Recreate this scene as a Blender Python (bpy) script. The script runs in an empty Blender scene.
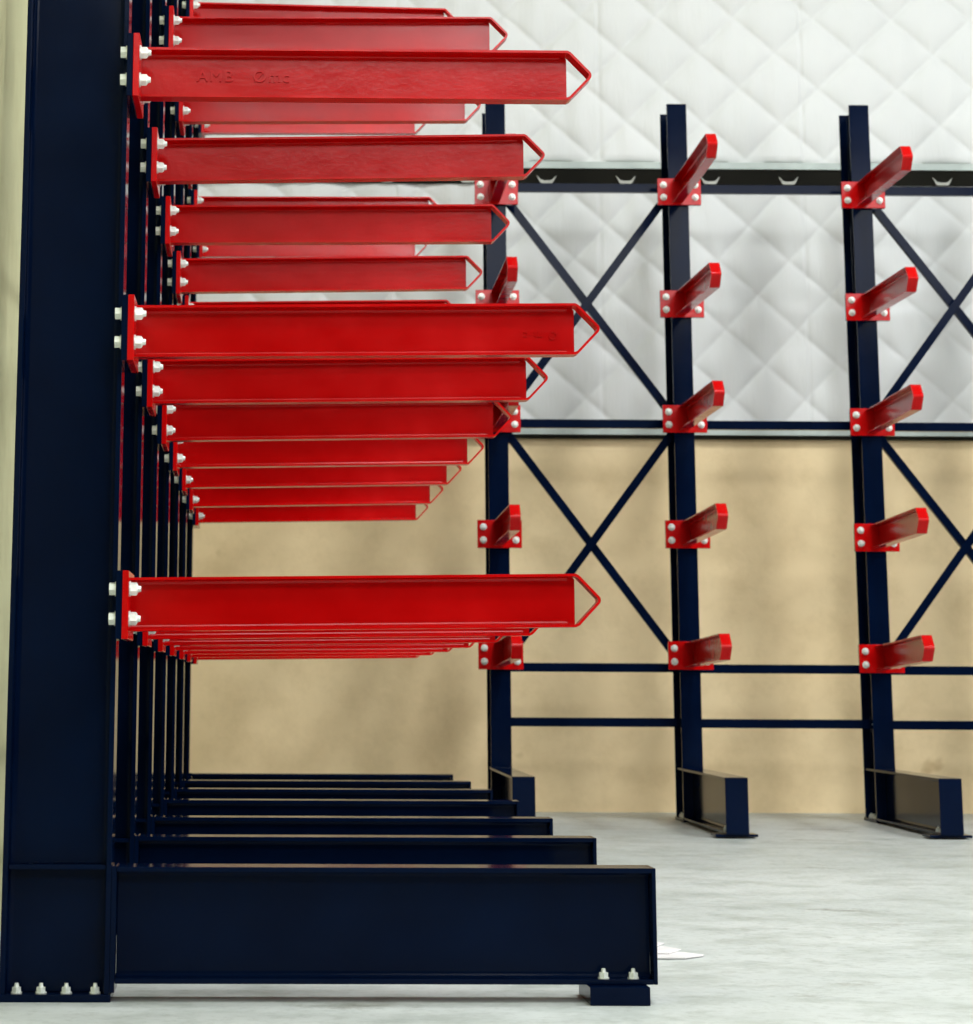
import bpy, bmesh, math, random
from mathutils import Vector, Matrix
random.seed(4)
scene = bpy.context.scene
COL = scene.collection

# ------------------------------------------------------------------ helpers
def link(name, bm, mat, parent=None, smooth=None, bevel=0.0):
    me = bpy.data.meshes.new(name)
    bmesh.ops.recalc_face_normals(bm, faces=bm.faces[:])
    bm.to_mesh(me); bm.free()
    if mat: me.materials.append(mat)
    o = bpy.data.objects.new(name, me); COL.objects.link(o)
    if parent: o.parent = parent
    if smooth is not None:
        for p in me.polygons: p.use_smooth = True
        try: me.set_sharp_from_angle(angle=math.radians(smooth))
        except Exception: pass
    if bevel:
        add_bevel(o, bevel)
    return o

def add_bevel(o, w):
    m = o.modifiers.new('bevel', 'BEVEL'); m.width = w; m.segments = 2
    m.limit_method = 'ANGLE'; m.angle_limit = math.radians(40)

def copy_part(o, parent):
    c = o.copy(); COL.objects.link(c); c.parent = parent
    return c

def box(bm, x0, x1, y0, y1, z0, z1):
    v = [bm.verts.new((x, y, z)) for x in (x0, x1) for y in (y0, y1) for z in (z0, z1)]
    for f in ((0,1,3,2),(4,6,7,5),(0,4,5,1),(2,3,7,6),(0,2,6,4),(1,5,7,3)):
        bm.faces.new([v[i] for i in f])

def prism(bm, pts, a0, a1, mapf):
    """closed outline pts (p,q) extruded from a0 to a1; mapf(p,q,a)->xyz"""
    A = [bm.verts.new(mapf(p, q, a0)) for p, q in pts]
    B = [bm.verts.new(mapf(p, q, a1)) for p, q in pts]
    n = len(pts)
    for i in range(n):
        j = (i+1) % n
        bm.faces.new((A[i], A[j], B[j], B[i]))
    bm.faces.new(A); bm.faces.new(B[::-1])

def cyl(bm, c, r, h, axis, n=20, r2=None, rot=0.0):
    """closed cylinder from point c along axis 'y' or 'z' for h"""
    r2 = r if r2 is None else r2
    def P(rr, t, i):
        a = rot + 2*math.pi*i/n; s, k = rr*math.cos(a), rr*math.sin(a)
        if axis == 'y': return (c[0]+s, c[1]+t, c[2]+k)
        if axis == 'x': return (c[0]+t, c[1]+s, c[2]+k)
        return (c[0]+s, c[1]+k, c[2]+t)
    A = [bm.verts.new(P(r, 0, i)) for i in range(n)]
    B = [bm.verts.new(P(r2, h, i)) for i in range(n)]
    for i in range(n):
        j = (i+1) % n; bm.faces.new((A[i], A[j], B[j], B[i]))
    bm.faces.new(A[::-1]); bm.faces.new(B)

def i_profile(h, b, tw, tf, r):
    """I section outline, height axis p from 0..h, width axis q centred; root fillets of radius r"""
    pts = []
    def fil(cx, cy, a0, a1):
        for i in range(5):
            a = math.radians(a0+(a1-a0)*i/4); pts.append((cx+r*math.cos(a), cy+r*math.sin(a)))
    w = tw/2
    pts += [(0, -b/2), (tf, -b/2)]
    fil(tf+r, -w-r, 180, 90)
    fil(h-tf-r, -w-r, 90, 0)
    pts += [(h-tf, -b/2), (h, -b/2), (h, b/2), (h-tf, b/2)]
    fil(h-tf-r, w+r, 0, -90)
    fil(tf+r, w+r, -90, -180)
    pts += [(tf, b/2), (0, b/2)]
    return pts

def thing(name, label, cat, loc=(0,0,0), rz=0.0, group=None):
    o = bpy.data.objects.new(name, None); COL.objects.link(o)
    o.empty_display_size = 0.2
    o.location = loc; o.rotation_euler = (0, 0, rz)
    tag(o, label, cat, group); return o

def tag(o, label, cat, group=None):
    o['label'] = label; o['category'] = cat
    if group: o['group'] = group

# ------------------------------------------------------------------ materials
def mat(name):
    m = bpy.data.materials.new(name); m.use_nodes = True
    nt = m.node_tree; b = nt.nodes['Principled BSDF']
    return m, nt, b, nt.nodes.new, nt.links.new

def noise(nt, scale, detail=4, rough=.55, vec=None, stretch=None):
    n = nt.nodes.new('ShaderNodeTexNoise'); n.inputs['Scale'].default_value = scale
    n.inputs['Detail'].default_value = detail; n.inputs['Roughness'].default_value = rough
    tc = nt.nodes.new('ShaderNodeTexCoord')
    if stretch:
        mp = nt.nodes.new('ShaderNodeMapping'); mp.inputs['Scale'].default_value = stretch
        nt.links.new(tc.outputs['Object'], mp.inputs[0]); nt.links.new(mp.outputs[0], n.inputs['Vector'])
    else:
        nt.links.new(tc.outputs['Object'], n.inputs['Vector'])
    return n

def ramp(nt, src, stops):
    r = nt.nodes.new('ShaderNodeValToRGB'); nt.links.new(src, r.inputs[0])
    e = r.color_ramp.elements
    while len(e) < len(stops): e.new(.5)
    for el, (p, c) in zip(e, stops):
        el.position = p; el.color = (*c, 1) if len(c) == 3 else c
    return r

def mixc(nt, fac, a, b, mode='MIX'):
    n = nt.nodes.new('ShaderNodeMix'); n.data_type = 'RGBA'; n.blend_type = mode
    for sock, v in ((n.inputs[0], fac), (n.inputs[6], a), (n.inputs[7], b)):
        if isinstance(v, (int, float)): sock.default_value = v
        elif isinstance(v, tuple): sock.default_value = (*v, 1)
        else: nt.links.new(v, sock)
    return n.outputs[2]

def bump(nt, b, src, strength, dist):
    n = nt.nodes.new('ShaderNodeBump'); n.inputs['Strength'].default_value = strength
    n.inputs['Distance'].default_value = dist
    nt.links.new(src, n.inputs['Height']); nt.links.new(n.outputs[0], b.inputs['Normal'])

def red_paint():
    m, nt, b, N, L = mat('red_gloss_paint')
    n1 = noise(nt, 6, 3); n2 = noise(nt, 55, 3)
    r = ramp(nt, n1.outputs[0], [(.3, (.42, .0005, .0008)), (.7, (.54, .0008, .0013))])
    L(r.outputs[0], b.inputs['Base Color'])
    rr = ramp(nt, n1.outputs[0], [(.35, (.14,)*3), (.7, (.22,)*3)])
    L(rr.outputs[0], b.inputs['Roughness'])
    b.inputs['IOR'].default_value = 1.31
    ad = nt.nodes.new('ShaderNodeMath'); ad.operation = 'MULTIPLY_ADD'
    n3 = noise(nt, 9, 4, .6, stretch=(1, .35, 1))
    L(n3.outputs[0], ad.inputs[0]); ad.inputs[1].default_value = 2.2; L(n2.outputs[0], ad.inputs[2])
    bump(nt, b, ad.outputs[0], .08, .003)
    return m

def navy_paint():
    m, nt, b, N, L = mat('navy_paint')
    n1 = noise(nt, 4, 4); n2 = noise(nt, 70, 2)
    r = ramp(nt, n1.outputs[0], [(.3, (.0007, .0036, .0160)), (.75, (.0012, .0057, .0235))])
    L(r.outputs[0], b.inputs['Base Color'])
    rr = ramp(nt, n1.outputs[0], [(.3, (.09,)*3), (.7, (.14,)*3)])
    L(rr.outputs[0], b.inputs['Roughness'])
    b.inputs['IOR'].default_value = 1.14
    bump(nt, b, n2.outputs[0], .02, .002)
    return m

def zinc():
    m, nt, b, N, L = mat('zinc_plating')
    n1 = noise(nt, 60, 3)
    r = ramp(nt, n1.outputs[0], [(.3, (.66, .70, .64)), (.7, (.86, .88, .83))])
    L(r.outputs[0], b.inputs['Base Color'])
    b.inputs['Metallic'].default_value = .35; b.inputs['Roughness'].default_value = .35
    return m

def concrete_floor():
    m, nt, b, N, L = mat('polished_concrete')
    n1 = noise(nt, 1.1, 6, .6, stretch=(.8, 1.1, 1)); n2 = noise(nt, 6, 9, .72, stretch=(.8, 1.0, 1)); n3 = noise(nt, 2.6, 9, .75, stretch=(.7, .8, 1))
    n4 = noise(nt, 34, 6, .7)
    a = ramp(nt, n1.outputs[0], [(.3, (.425, .455, .435)), (.7, (.55, .575, .555))])
    c = ramp(nt, n2.outputs[0], [(.34, (.66, .69, .65)), (.54, (1, 1, 1))])
    o = mixc(nt, .75, a.outputs[0], c.outputs[0], 'MULTIPLY')
    s = ramp(nt, n3.outputs[0], [(.30, (.40, .37, .31)), (.41, (1, 1, 1))])
    o = mixc(nt, .75, o, s.outputs[0], 'MULTIPLY')
    g = ramp(nt, n4.outputs[0], [(.34, (.72, .72, .70)), (.5, (1, 1, 1))])
    o = mixc(nt, .6, o, g.outputs[0], 'MULTIPLY')
    L(o, b.inputs['Base Color'])
    rr = ramp(nt, n2.outputs[0], [(.3, (.42,)*3), (.7, (.58,)*3)]); L(rr.outputs[0], b.inputs['Roughness'])
    bump(nt, b, n2.outputs[0], .12, .01)
    return m

def tan_wall(name='tan_render', lo=(.79, .61, .355), hi=(.87, .69, .42)):
    m, nt, b, N, L = mat(name)
    n1 = noise(nt, .9, 5, .6); n2 = noise(nt, 5, 7, .65); n3 = noise(nt, 3.3, 3, .5)
    a = ramp(nt, n1.outputs[0], [(.3, lo), (.7, hi)])
    c = ramp(nt, n2.outputs[0], [(.3, (.86, .84, .80)), (.55, (1, 1, 1))])
    o = mixc(nt, .8, a.outputs[0], c.outputs[0], 'MULTIPLY')
    s = ramp(nt, n3.outputs[0], [(.25, (.62, .55, .45)), (.31, (1, 1, 1))])
    o = mixc(nt, .6, o, s.outputs[0], 'MULTIPLY')
    L(o, b.inputs['Base Color']); b.inputs['Roughness'].default_value = .8
    bump(nt, b, n2.outputs[0], .35, .012)
    return m

def quilt_cloth():
    m, nt, b, N, L = mat('quilted_vinyl')
    n1 = noise(nt, 2, 4); n2 = noise(nt, 4.0, 5, .6, stretch=(4.5, 1, .8))
    a = ramp(nt, n1.outputs[0], [(.3, (.665, .672, .662)), (.7, (.705, .71, .70))])
    L(a.outputs[0], b.inputs['Base Color']); b.inputs['Roughness'].default_value = .5
    bump(nt, b, n2.outputs[0], .18, .02)
    return m

def plain(name, col, rough, metal=0.0, nscale=8, var=.12, spec=.5):
    m, nt, b, N, L = mat(name)
    n1 = noise(nt, nscale, 4)
    lo = tuple(c*(1-var) for c in col); hi = tuple(min(1, c*(1+var)) for c in col)
    r = ramp(nt, n1.outputs[0], [(.3, lo), (.7, hi)])
    L(r.outputs[0], b.inputs['Base Color']); b.inputs['Roughness'].default_value = rough
    b.inputs['Metallic'].default_value = metal
    b.inputs['Specular IOR Level'].default_value = spec
    return m

RED = red_paint(); NAVY = navy_paint(); ZINC = zinc()
FLOORM = concrete_floor(); TAN = tan_wall(); OLIVE = tan_wall('olive_render', (.52, .52, .30), (.60, .59, .35)); QUILT = quilt_cloth()
TRIM = plain('painted_trim', (.47, .53, .50), .5)
FOLD = plain('folded_edge', (.42, .42, .38), .6)
GAP_SHADE = plain('gap_shade', (.008, .0075, .005), .7, nscale=3, var=.3, spec=.08)  # near-black, paints the shade of the gaps under the ledges
HALL = plain('hall_wall', (.035, .038, .042), .8)
REFLECTOR = plain('pale_reflector', (.72, .74, .73), .7)
CEIL = plain('hall_ceiling', (.30, .31, .30), .8)
PAPER = plain('white_sheet', (.66, .63, .625), .8)

# ------------------------------------------------------------------ the place
Y1 = 5.785                      # nearest upright of the left rack
X0 = -.3495                     # front face of the left rack's uprights
XR, YR, YAW = 1.26826, 12.78208, -.01782   # left end of the rear rack
def floor_z(y): return -.7195 + .0045*(y-5.73)

# the hall is squared to the back wall; the left rack stands a degree off it
ROT = Matrix.Rotation(-YAW, 4, 'Z')
OX, OY = (ROT @ Vector((XR, YR, 0))).xy
WX0, WX1, WY0, WZ1 = -.90, 9.2, -6.0, 7.6
WY1 = OY + .95
bm = bmesh.new()
v = [bm.verts.new(p) for p in ((WX0-.3, WY0-.3, floor_z(WY0-.3)), (WX1+.3, WY0-.3, floor_z(WY0-.3)), (WX1+.3, WY1+.3, floor_z(WY1+.3)), (WX0-.3, WY1+.3, floor_z(WY1+.3)))]
w = [bm.verts.new((p.co.x, p.co.y, -1.1)) for p in v]
bm.faces.new(v); bm.faces.new(w[::-1])
for i in range(4):
    j = (i+1) % 4; bm.faces.new((v[i], w[i], w[j], v[j]))
def structure(o): o['kind'] = 'structure'; return o
structure(link('floor', bm, FLOORM))
def slab(name, m, *b):
    bm = bmesh.new(); box(bm, *b); return structure(link(name, bm, m))
slab('wall_left', OLIVE, WX0-.2, WX0, WY0, WY1, -.85, WZ1)
slab('wall_right', HALL, WX1, WX1+.2, WY0, WY1, -.85, WZ1)
slab('wall_front', HALL, WX0-.2, WX1+.2, WY0-.2, WY0, -.85, 3.3)
slab('wall_front', REFLECTOR, WX0-.2, WX1+.2, WY0-.2, WY0, 3.3, WZ1)  # unseen pale band, added to reflect a sheen onto arms and uprights
slab('ceiling', CEIL, WX0-.2, WX1+.2, WY0-.2, WY1+.2, WZ1, WZ1+.2)

VW = .95                        # wall face behind the rear rack
def place_wall(o):
    o.location = (XR, YR, 0); o.rotation_euler = (0, 0, YAW)
UL, UR = WX0-OX, WX1-OX
bm = bmesh.new(); box(bm, UL-.2, UR+.2, VW, VW+.2, -.85, WZ1)
o = link('wall_back', bm, TAN); place_wall(o); o['kind'] = 'structure'

# quilted insulation blankets
def quilt(name, z0, z1, LI, LJ, seam0, label):
    # LI, LJ: the two families of stitch lines, as (a, b, c) with a*u + b*z + c whole on each line
    bm = bmesh.new(); du = .0115; ua, ub = UL+.03, 5.6
    nu = int((ub-ua)/du); nz = int((z1-z0)/du)
    def h(u, z):
        w = .025*math.sin(z*1.7+u*.6)+.02*math.sin(u*2.3+1+z)
        a = (LI[0]*u+LI[1]*z+LI[2]+w) % 1.0; b = (LJ[0]*u+LJ[1]*z+LJ[2]-w) % 1.0
        da = 1-abs(a-.5)*2; db = 1-abs(b-.5)*2          # 0 on the stitch lines, 1 midway
        da = 1-da; db = 1-db
        puff = (1-da**3.0)*(1-db**3.0) - .20*(math.exp(-((1-da)/.09)**2)+math.exp(-((1-db)/.09)**2))
        s = abs(((u-seam0)/1.215+.5) % 1.0-.5)*1.215
        seam = -.006*math.exp(-(s/.009)**2)
        edge = max(0, min(1, (z-z0)/.035))*max(0, min(1, (z1-z)/.035))
        wr = .0022*math.sin(u*41+3*math.sin(z*2.2+u*.7))*math.sin(z*1.9+u*2.7)
        return .012 + edge**.5*(.0165*puff + seam + wr)
    rows = []
    for j in range(nz+1):
        z = z0+(z1-z0)*j/nz
        rows.append([bm.verts.new((ua+(ub-ua)*i/nu, VW-.030-h(ua+(ub-ua)*i/nu, z), z)) for i in range(nu+1)])
    for j in range(nz):
        for i in range(nu):
            bm.faces.new((rows[j][i], rows[j][i+1], rows[j+1][i+1], rows[j+1][i]))
    # rim back to the wall and a back sheet, so the blanket is a solid
    rim = [rows[0][i] for i in range(nu+1)]+[rows[j][nu] for j in range(1, nz+1)]+[rows[nz][i] for i in range(nu-1, -1, -1)]+[rows[j][0] for j in range(nz-1, 0, -1)]
    back = [bm.verts.new((p.co.x, VW-.022, p.co.z)) for p in rim]
    n = len(rim)
    for i in range(n):
        k = (i+1) % n; bm.faces.new((rim[i], back[i], back[k], rim[k]))
    bm.faces.new(back)
    o = link(name, bm, QUILT, smooth=60); place_wall(o); tag(o, label, 'insulation', 'quilted wall insulation blankets')
    return o
ZL0, ZL1, ZU0, ZU1 = 1.493, 2.985, 3.092, 5.6
quilt('insulation_blanket', ZU0, ZU1, (2.1096, -2.1795, 4.4496), (-2.1406, -2.3884, 12.8166), .7045,
      'upper white quilted insulation blanket on the back wall, above the pale ledge')
lower = quilt('insulation_blanket', ZL0, ZL1, (2.3192, -2.2269, 2.3568), (-2.3363, -2.5998, 10.7235), .695,
      'lower white quilted insulation blanket on the back wall, between pale ledge and tan wall')
for u in (-1.53, -1.05, -.57, -.09, .379, .85, 1.352, 1.818, 2.27, 2.735, 3.2, 3.68):   # sagging folds at its top edge
    bm = bmesh.new()
    sc = .8
    pts = [(-.074, .058), (-.050, .010), (-.040, 0), (.040, 0), (.050, .010), (.074, .058), (.060, .046), (.042, .026), (.02, .020), (-.02, .020), (-.042, .026), (-.060, .046)]
    prism(bm, pts, VW-.085, VW-.075, lambda p, q, a: (p*sc+u, a, q*sc+2.952))
    f = link('edge_fold', bm, FOLD, lower)

# ledges, and near-black strips that paint the shade in the gaps below them
def trim(n, m, boxes):
    bm = bmesh.new()
    for b in boxes: box(bm, *b)
    o = link('trim_%d' % n, bm, m, bevel=.002); place_wall(o); o['kind'] = 'structure'
trim(1, TRIM, [(UL, 5.7, VW-.075, VW-.0005, 3.073, 3.083), (UL, 5.7, VW-.085, VW-.075, 3.042, 3.083)])
trim(2, GAP_SHADE, [(UL, 5.7, VW-.060, VW-.0005, 2.986, 3.041), (UL, 5.7, VW-.072, VW-.060, 2.95, 3.041)])
trim(3, TRIM, [(UL, 5.7, VW-.055, VW-.0005, 1.483, 1.492), (UL, 5.7, VW-.063, VW-.055, 1.459, 1.492)])
trim(4, GAP_SHADE, [(UL, 5.7, VW-.05, VW-.0005, 1.440, 1.4585)])

# ------------------------------------------------------------------ the racks
PLATES = {}
D, LB, B = .2555, 1.2833, .110
ZT, ZBB = -.409, -.673          # top and underside of the base beams
LA, TIP, HA, WA = 1.112, .056, .128, .052
AX = -.008                      # arm centre line

def column_bm(u, zb, ztop):
    bm = bmesh.new()
    prof = [(p, q+u) for p, q in i_profile(D, B, .008, .0125, .012)]
    prism(bm, prof, zb, ztop, lambda p, q, a: (q, p, a))
    for s in (-1, 1):           # stiffeners level with the base beam's flanges
        x0, x1 = sorted((u+s*.0045, u+s*(B/2-.006)))
        box(bm, x0, x1, .0130, D-.0130, ZT-.012, ZT-.001)
        # weld bead on the stiffener
        y = .03
        while y < D-.03:
            l = random.uniform(.008, .02)
            xa, xb = sorted((u+s*.0045, u+s*.012))
            box(bm, xa, xb, y, min(y+l, D-.014), ZT-.001, ZT+random.uniform(.002, .006)); y += l+random.uniform(.002, .012)
    return bm

def base_bm(u):
    bm = bmesh.new()
    H = ZT-ZBB
    prof = [(p, q+u) for p, q in i_profile(H, B, .007, .0115, .012)]
    prism(bm, prof, -LB+.010, -.0125, lambda p, q, a: (q, a, ZBB+p))
    box(bm, u-B/2, u+B/2, -LB, -LB+.0095, ZBB, ZT)          # end plate
    box(bm, u-B/2, u+B/2, -.012, -.0003, ZBB-.02, ZT+.002)     # plate against the upright
    return bm

def foot_bm(u, zf, ztop):
    bm = bmesh.new(); box(bm, u-.058, u+.058, -.004, D+.022, zf, ztop); return bm

def anchor_bm():
    bm = bmesh.new()
    cyl(bm, (0, 0, 0), .0135, .003, 'z', 16)
    cyl(bm, (0, 0, .003), .0115, .011, 'z', 6)
    cyl(bm, (0, 0, .014), .006, .009, 'z', 12, .0045)
    return bm

def arm_bm(rise, skew=0.0, LA=LA):
    """channel arm, open on its -x side, flanges bent together into a pointed nose"""
    bm = bmesh.new(); t = .0062; x0, x1 = AX-WA/2, AX+WA/2
    S = lambda y: rise*(-y-.031)/LA
    ap = -LA-TIP
    out = [(-.0311, 0), (-LA+.004, 0), (-LA-.004, -.004)]
    r = .014; zc = -HA/2
    # straight run to a rounded apex
    for k in range(7):
        a = math.radians(48-16*k)
        out.append((ap+r-r*math.cos(a), zc+r*math.sin(a)))
    out += [(-LA-.004, -HA+.004), (-LA+.004, -HA), (-.0311, -HA)]
    # inner offset line
    inn = []
    n = len(out)
    for i, (y, z) in enumerate(out):
        a = Vector(out[max(0, i-1)]); c = Vector(out[min(n-1, i+1)]); p = Vector((y, z))
        d1 = (p-a).normalized() if i > 0 else (c-p).normalized()
        d2 = (c-p).normalized() if i < n-1 else d1
        n1 = Vector((-d1.y, d1.x)); n2 = Vector((-d2.y, d2.x))
        m = (n1+n2).normalized(); s = t/max(.5, m.dot(n1))
        inn.append((p+m*s))
    V = []
    for (y, z), q in zip(out, inn):
        V.append([bm.verts.new((x, yy, zz+S(yy))) for x in (x0, x1) for yy, zz in ((y, z), (q.x, q.y))])
    for i in range(n-1):
        a, b = V[i], V[i+1]       # order: x0 out, x0 in, x1 out, x1 in
        for f in ((0, 1), (1, 3), (3, 2), (2, 0)):
            bm.faces.new((a[f[0]], a[f[1]], b[f[1]], b[f[0]]))
    bm.faces.new((V[0][0], V[0][1], V[0][3], V[0][2])); bm.faces.new((V[-1][0], V[-1][1], V[-1][3], V[-1][2]))
    # web with small cut corners at the nose, and root fillets
    e = -LA+.002
    web = [(-.0311, -t+.0004), (e+.004, -t+.0004), (e+.002, -t-.004), (e, -t-.005), (e, -HA+t+.003), (e+.003, -HA+t-.0004), (-.0311, -HA+t-.0004)]
    prism(bm, web, x1-.0068, x1-.0004, lambda p, q, a: (a, p, q+S(p)))
    fr = .009
    for zc, s in ((-t, -1), (-HA+t, 1)):
        tri = [(x1-.0066, zc), (x1-.0068-fr, zc)] + [(x1-.0068-fr+fr*math.sin(math.radians(g)), zc+s*(fr-fr*math.cos(math.radians(g)))) for g in (22, 45, 68)] + [(x1-.0068, zc+s*fr), (x1-.0066, zc+s*fr)]
        prism(bm, tri, -.0312, -LA+.02, lambda p, q, a: (p, a, q+S(a)))
    if skew:
        for vt in bm.verts: vt.co.x += skew*(-vt.co.y-.031)/LA
    return bm

def bolt_bm():
    bm = bmesh.new()
    cyl(bm, (0, -.0312, 0), .0185, -.003, 'y', 20)
    cyl(bm, (0, -.0342, 0), .0158, -.014, 'y', 6, rot=.35)
    cyl(bm, (0, -.0482, 0), .0150, -.003, 'y', 6, .0115, rot=.35)
    cyl(bm, (0, -.0512, 0), .0085, -.0075, 'y', 14, .007)
    cyl(bm, (0, -.0360, 0), .0098, .050, 'y', 14)
    cyl(bm, (0, .0002, 0), .0178, .003, 'y', 20)
    cyl(bm, (0, .0032, 0), .0158, .0135, 'y', 6, rot=.2)
    return bm

def raised_text(body, size, arm, y, z, flip=False):
    cu = bpy.data.curves.new('lettering', 'FONT'); cu.body = body; cu.size = size; cu.extrude = .0038
    cu.bevel_depth = .0003; cu.align_x = 'CENTER'; cu.align_y = 'CENTER'; cu.space_character = 1.15
    t = bpy.data.objects.new('lettering_curve', cu); COL.objects.link(t)
    dg = bpy.context.evaluated_depsgraph_get(); dg.update()
    me = bpy.data.meshes.new_from_object(t.evaluated_get(dg)); bpy.data.objects.remove(t)
    me.materials.clear(); me.materials.append(RED)
    o = bpy.data.objects.new('raised_lettering', me); COL.objects.link(o); o.parent = arm
    s = -1 if flip else 1
    R = Matrix(((0, 0, -1), (-s, 0, 0), (0, s, 0)))
    M = R.to_4x4(); M.translation = Vector((AX+WA/2-.0070, y, z)); o.matrix_local = M
    return o

PROTO = {}
def make_arm(root, u, z, rise, span=(-HA-.020, .013), skew=0.0, la=LA):
    o = link('arm', arm_bm(rise, skew, la), RED, root, bevel=.0011); o.location = (u, 0, z)
    pz0, pz1 = span
    if span not in PROTO:
        bm = bmesh.new(); box(bm, -.120, .120, -.031, -.0157, pz0, pz1)
        a = link('end_plate', bm, RED, o, bevel=.0015)
        bm = bmesh.new(); box(bm, -.119, .119, -.0155, -.0003, pz0, pz1)
        p = link('backing_plate', bm, NAVY, o, bevel=.0015); p['label'] = 'navy backing plate'
        PROTO[span] = (a, p)
    else:
        for q in PROTO[span]: copy_part(q, o)
    zc = (pz0+pz1)/2+.003
    for sx in (-1, 1):
        for sz in (-1, 1):
            if 'bolt' not in PROTO:
                b = PROTO['bolt'] = link('bolt', bolt_bm(), ZINC, o, smooth=35); b['label'] = 'zinc plated bolt'
            else:
                b = copy_part(PROTO['bolt'], o)
            b.location = (sx*.088, 0, zc+sz*.035)
    return o

def angle_bar(root, p, q, w=.047, y=.118, lug=True):
    """flat-faced angle bar in the rack's plane from p=(u,z) to q"""
    bm = bmesh.new(); P, Q = Vector(p), Vector(q); d = (Q-P).normalized(); n = Vector((-d.y, d.x))
    def bx(a0, a1, n0, n1, y0, y1):
        pts = [P+d*a0+n*n0, P+d*a1+n*n0, P+d*a1+n*n1, P+d*a0+n*n1]
        prism(bm, [(k.x, k.y) for k in pts], y0, y1, lambda a, b, c: (a, c, b))
    Ln = (Q-P).length
    bx(0, Ln, -w/2, w/2, y, y+.005)
    bx(0, Ln, -w/2, -w/2+.005, y+.005, y+w*.8)
    if lug:
        for a in (0, Ln-.035): bx(a, a+.035, -w*.95, w*.95, y-.006, y-.0005)
    return link('brace', bm, NAVY, root, bevel=.001)

anchor = None
def make_upright(root, u, gz, dz=0.0):
    """upright with foot plate and base beam; gz = floor height, all z absolute (root sits at z=0 offset rz)"""
    global anchor
    rz = root.location.z
    zt = gz+.0175
    c = link('column', column_bm(u, zt, 3.222), NAVY, root, bevel=.0016); c.location.z = -rz
    f = link('foot_plate', foot_bm(u, gz, zt-.0002), NAVY, c, bevel=.0015)
    for s in (-1, 1):
        for y in (.217, .160, .101, .034):
            if anchor is None: a = anchor = link('anchor_bolt', anchor_bm(), ZINC, f, smooth=35); a['label'] = 'zinc plated anchor bolt'
            else: a = copy_part(anchor, c)
            a.parent = c
            a.location = (u+s*.032, y, zt)
    b = link('base_beam', base_bm(u), NAVY, root, bevel=.0014); b.location.z = -rz+dz
    bm = bmesh.new(); box(bm, u-.102, u+.102, -LB+.026, -LB+.166, gz, ZBB-.0002+dz)
    link('foot_pad', bm, NAVY, b, bevel=.0015).location.z = -dz
    for yy in (-LB+.055, -LB+.125):
        for s in (-1, 1):
            a = copy_part(anchor, b); a.location = (u+s*.034, yy, ZBB+.0117)

# ---- left rack, seen along its length
left = thing('cantilever_rack', 'navy cantilever rack with red arms in the left foreground, receding towards the back wall', 'rack',
             (X0, Y1, floor_z(Y1)), math.pi/2)
NL = 7
base_dz = [-.005, .004, .004, .012, .010, .005, 0]
for k in range(NL):
    make_upright(left, k, floor_z(Y1+k), base_dz[k])
ROWS_L = [  # (height of arm top at its root, rise to the tip) for the seven uprights
    [(.2605, .016), (.262, .016), (.262, .016), (.262, .015), (.262, .015), (.262, .015), (.262, .015)],
    [(.926, .0150), (.930, .0185), (.926, .021), (.930, .020), (.938, .022), (.935, .023), (.932, .020)],
    [(1.585, .003), (1.584, .025), (1.589, .014), (1.589, .022), (1.586, .020), (1.596, .01), (1.60, .01)],
    [(2.235, .006), (2.238, .008), (2.245, .012), (2.2485, .0145), (2.250, .009), (2.247, .009), (2.272, .009)],
    [(2.850, .008), (2.852, .008), (2.855, .008), (2.858, .009), (2.890, -.016), (2.882, .009), (2.917, .009)]]
rz = left.location.z
for r, row in enumerate(ROWS_L):
    for k, (z, rise) in enumerate(row):
        a = make_arm(left, k, z-rz, rise, la=LA+(.009 if (r, k) == (1, 0) else 0))
        if (r, k) == (2, 0):
            raised_text('AMB   \u00d8mc', .043, a, -.288, -.064)
        if (r, k) == (1, 0):
            raised_text('\u00d8 m c', .030, a, -1.035, -.060, True)
for k in range(NL-1):
    for z in (2.766, 1.437, .115, -.175):
        angle_bar(left, (k+.006, z-rz), (k+1-.006, z-rz), lug=False)

# ---- rear rack along the back wall
gzR = -.6860
rear = thing('cantilever_rack', 'navy cantilever rack with red arms and X braces standing along the back wall', 'rack',
             (XR, YR, gzR), YAW)
US = [0.006, 1.0215, 2.043, 3.064]
for u in US:
    make_upright(rear, u, gzR)
TOPS = [.2495, .893, 1.518, 2.152, 2.782]
COLDZ = [.003, .006, -.006, -.012]
SKEW = [-.006, 0, -.032, -.01]
RISE = [[.030, .010, .003, -.003, .005], [.026, .018, .004, -.032, .008], [.036, .014, .002, -.036, -.040], [.02, .01, 0, -.02, -.02]]
for i, u in enumerate(US):
    for r, z in enumerate(TOPS):
        make_arm(rear, u, z-.008+COLDZ[i]-gzR, RISE[i][r], (-HA-.013, .008), SKEW[i])
for i in range(3):
    a, b = US[i]+.006, US[i+1]-.006
    for z in (2.765, 1.437, .117, -.172):
        dzz = -.004*i
        br = angle_bar(rear, (a, z+dzz-gzR), (b, z+dzz-gzR), lug=(z < 0))
        if z < 0:
            for uu in (a+.018, b-.018):
                bm = bmesh.new(); cyl(bm, (uu, .1119, z+dzz-gzR), .011, -.008, 'y', 6)
                link('brace_bolt', bm, ZINC, br)['label'] = 'zinc plated bolt'
    if i != 1:
        for (z1, z0) in ((2.735, 1.47), (1.41, .150)):
            angle_bar(rear, (a+.03, z1-gzR), (b-.03, z0-gzR), .044, .100, False)
            angle_bar(rear, (a+.03, z0-gzR), (b-.03, z1-gzR), .044, .058, False)

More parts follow.
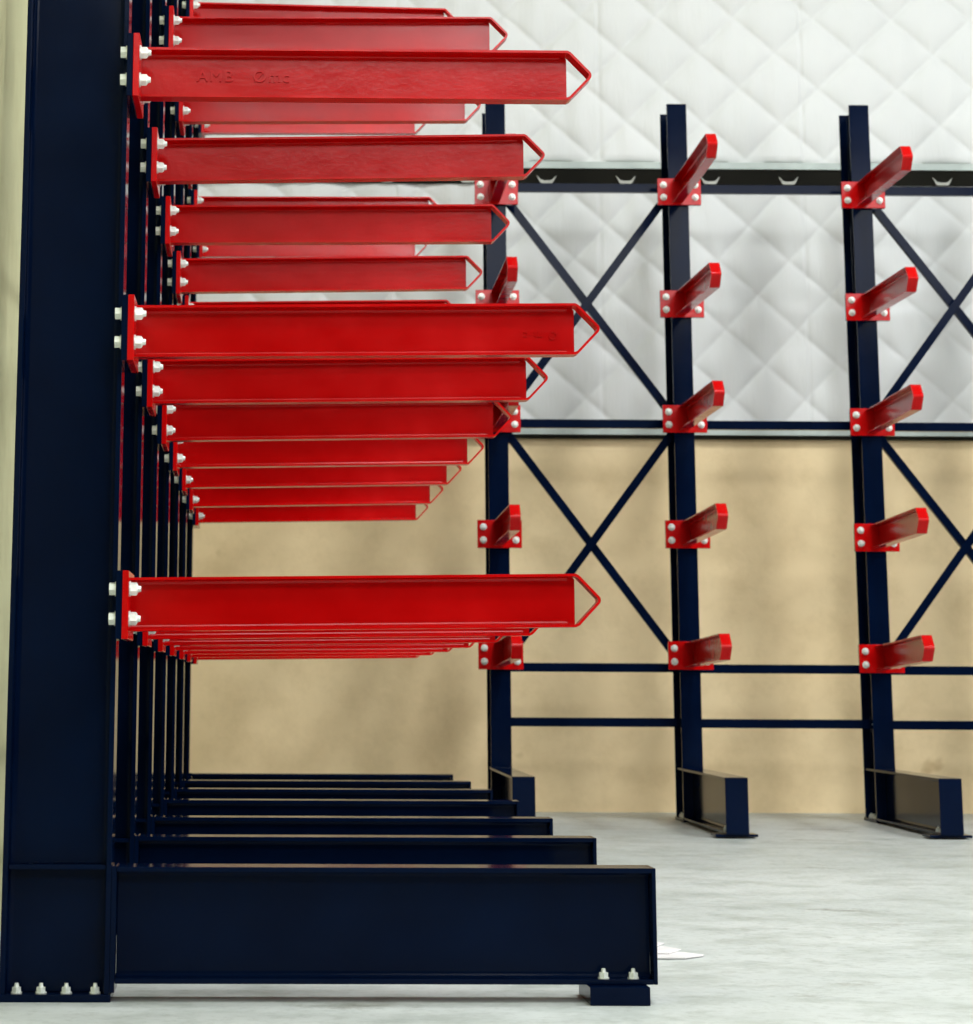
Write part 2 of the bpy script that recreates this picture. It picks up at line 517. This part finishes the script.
# ---- pale scrap on the floor beside the nearest base
bm = bmesh.new()
def sheet(pts, z0, z1):
    prism(bm, pts, z0, z1, lambda p, q, a: (p, q, a))
zf = floor_z(6.75)+.001
sheet([(.97, 6.60), (1.15, 6.60), (1.215, 6.665), (1.17, 6.73), (.97, 6.76)], zf, zf+.005)
sheet([(.97, 6.66), (1.12, 6.67), (1.168, 6.76), (1.12, 6.86), (.97, 6.88)], zf+.0052, zf+.010)
sheet([(.97, 6.78), (1.10, 6.79), (1.14, 6.87), (1.10, 6.97), (.97, 6.98)], zf+.0102, zf+.015)
o = link('packing_sheet', bm, PAPER, bevel=.002)
tag(o, 'small stepped stack of white packing sheets on the floor beside the nearest base end', 'sheet')

# ------------------------------------------------------------------ light
world = bpy.data.worlds.new('hall_light'); scene.world = world; world.use_nodes = True
bg = world.node_tree.nodes['Background']; bg.inputs[0].default_value = (.9, .95, 1, 1); bg.inputs[1].default_value = .02
def area(name, loc, sx, sy, power, target, col):
    l = bpy.data.lights.new(name, 'AREA'); l.energy = power; l.shape = 'RECTANGLE'; l.size = sx; l.size_y = sy; l.color = col
    o = bpy.data.objects.new(name, l); COL.objects.link(o); o.location = loc
    o.rotation_euler = (Vector(target)-Vector(loc)).to_track_quat('-Z', 'Y').to_euler()
for x in (2.6, 6.4):
    for y, p in ((2.8, 90), (5.2, 140), (7.6, 255)):
        area('high_bay_lamp', (x, y, 7.3), 1.1, 1.6, p, (x, y, 0), (.93, .98, 1))
area('arm_fill_light', (.9, 2.3, 4.4), .9, .9, 60, (.6, 4.0, .6), (.95, .985, 1))  # unseen lamp added close by to brighten the upper arm rows
area('side_fill_light', (9.1, 4.6, 2.6), 4.0, 4.2, 420, (2.2, 13.5, 1.6), (.98, .985, .97))  # unseen side light added to brighten wall and floor; no door there
area('front_fill_light', (4.1, -5.9, 6.05), 10.0, 2.0, 540, (4.1, 10, 6.05), (.95, .98, 1))  # added light behind the camera for arm sheen and wall fill; no window

# ------------------------------------------------------------------ camera
W, H = 973, 1024
f, px, py, pitch, yaw, roll = 2356.0, 319.87, 231.87, .19138, -.02325, .00469
cy_, sy_, cp, sp = math.cos(yaw), math.sin(yaw), math.cos(pitch), math.sin(pitch)
r0 = Vector((cy_, sy_, 0)); f0 = Vector((-sy_, cy_, 0)); u0 = Vector((0, 0, 1))
fw = cp*f0+sp*u0; up = cp*u0-sp*f0
rr = math.cos(roll)*r0+math.sin(roll)*up; uu = math.cos(roll)*up-math.sin(roll)*r0
cd = bpy.data.cameras.new('camera'); cam = bpy.data.objects.new('camera', cd); COL.objects.link(cam)
cam.matrix_world = Matrix((rr, uu, -fw)).transposed().to_4x4()
cd.sensor_fit = 'HORIZONTAL'; cd.sensor_width = 36; cd.lens = f/W*36
cd.shift_x = (W/2-px)/W; cd.shift_y = (py-H/2)/W
cd.clip_start = .1; cd.clip_end = 100
cd.dof.use_dof = True; cd.dof.focus_distance = 6.3; cd.dof.aperture_fstop = 9
for o in list(COL.objects):       # turn everything that is squared to the left rack into the hall's frame
    if o.parent is None and o.type != 'LIGHT' and o.name.split('.')[0] not in ('floor', 'wall_left', 'wall_right', 'wall_front', 'ceiling'):
        o.matrix_basis = ROT @ o.matrix_basis
scene.camera = cam
scene.view_settings.view_transform = 'Standard'; scene.view_settings.look = 'None'
scene.view_settings.gamma = 1; scene.view_settings.exposure = 0.16; scene.view_settings.use_curve_mapping = False
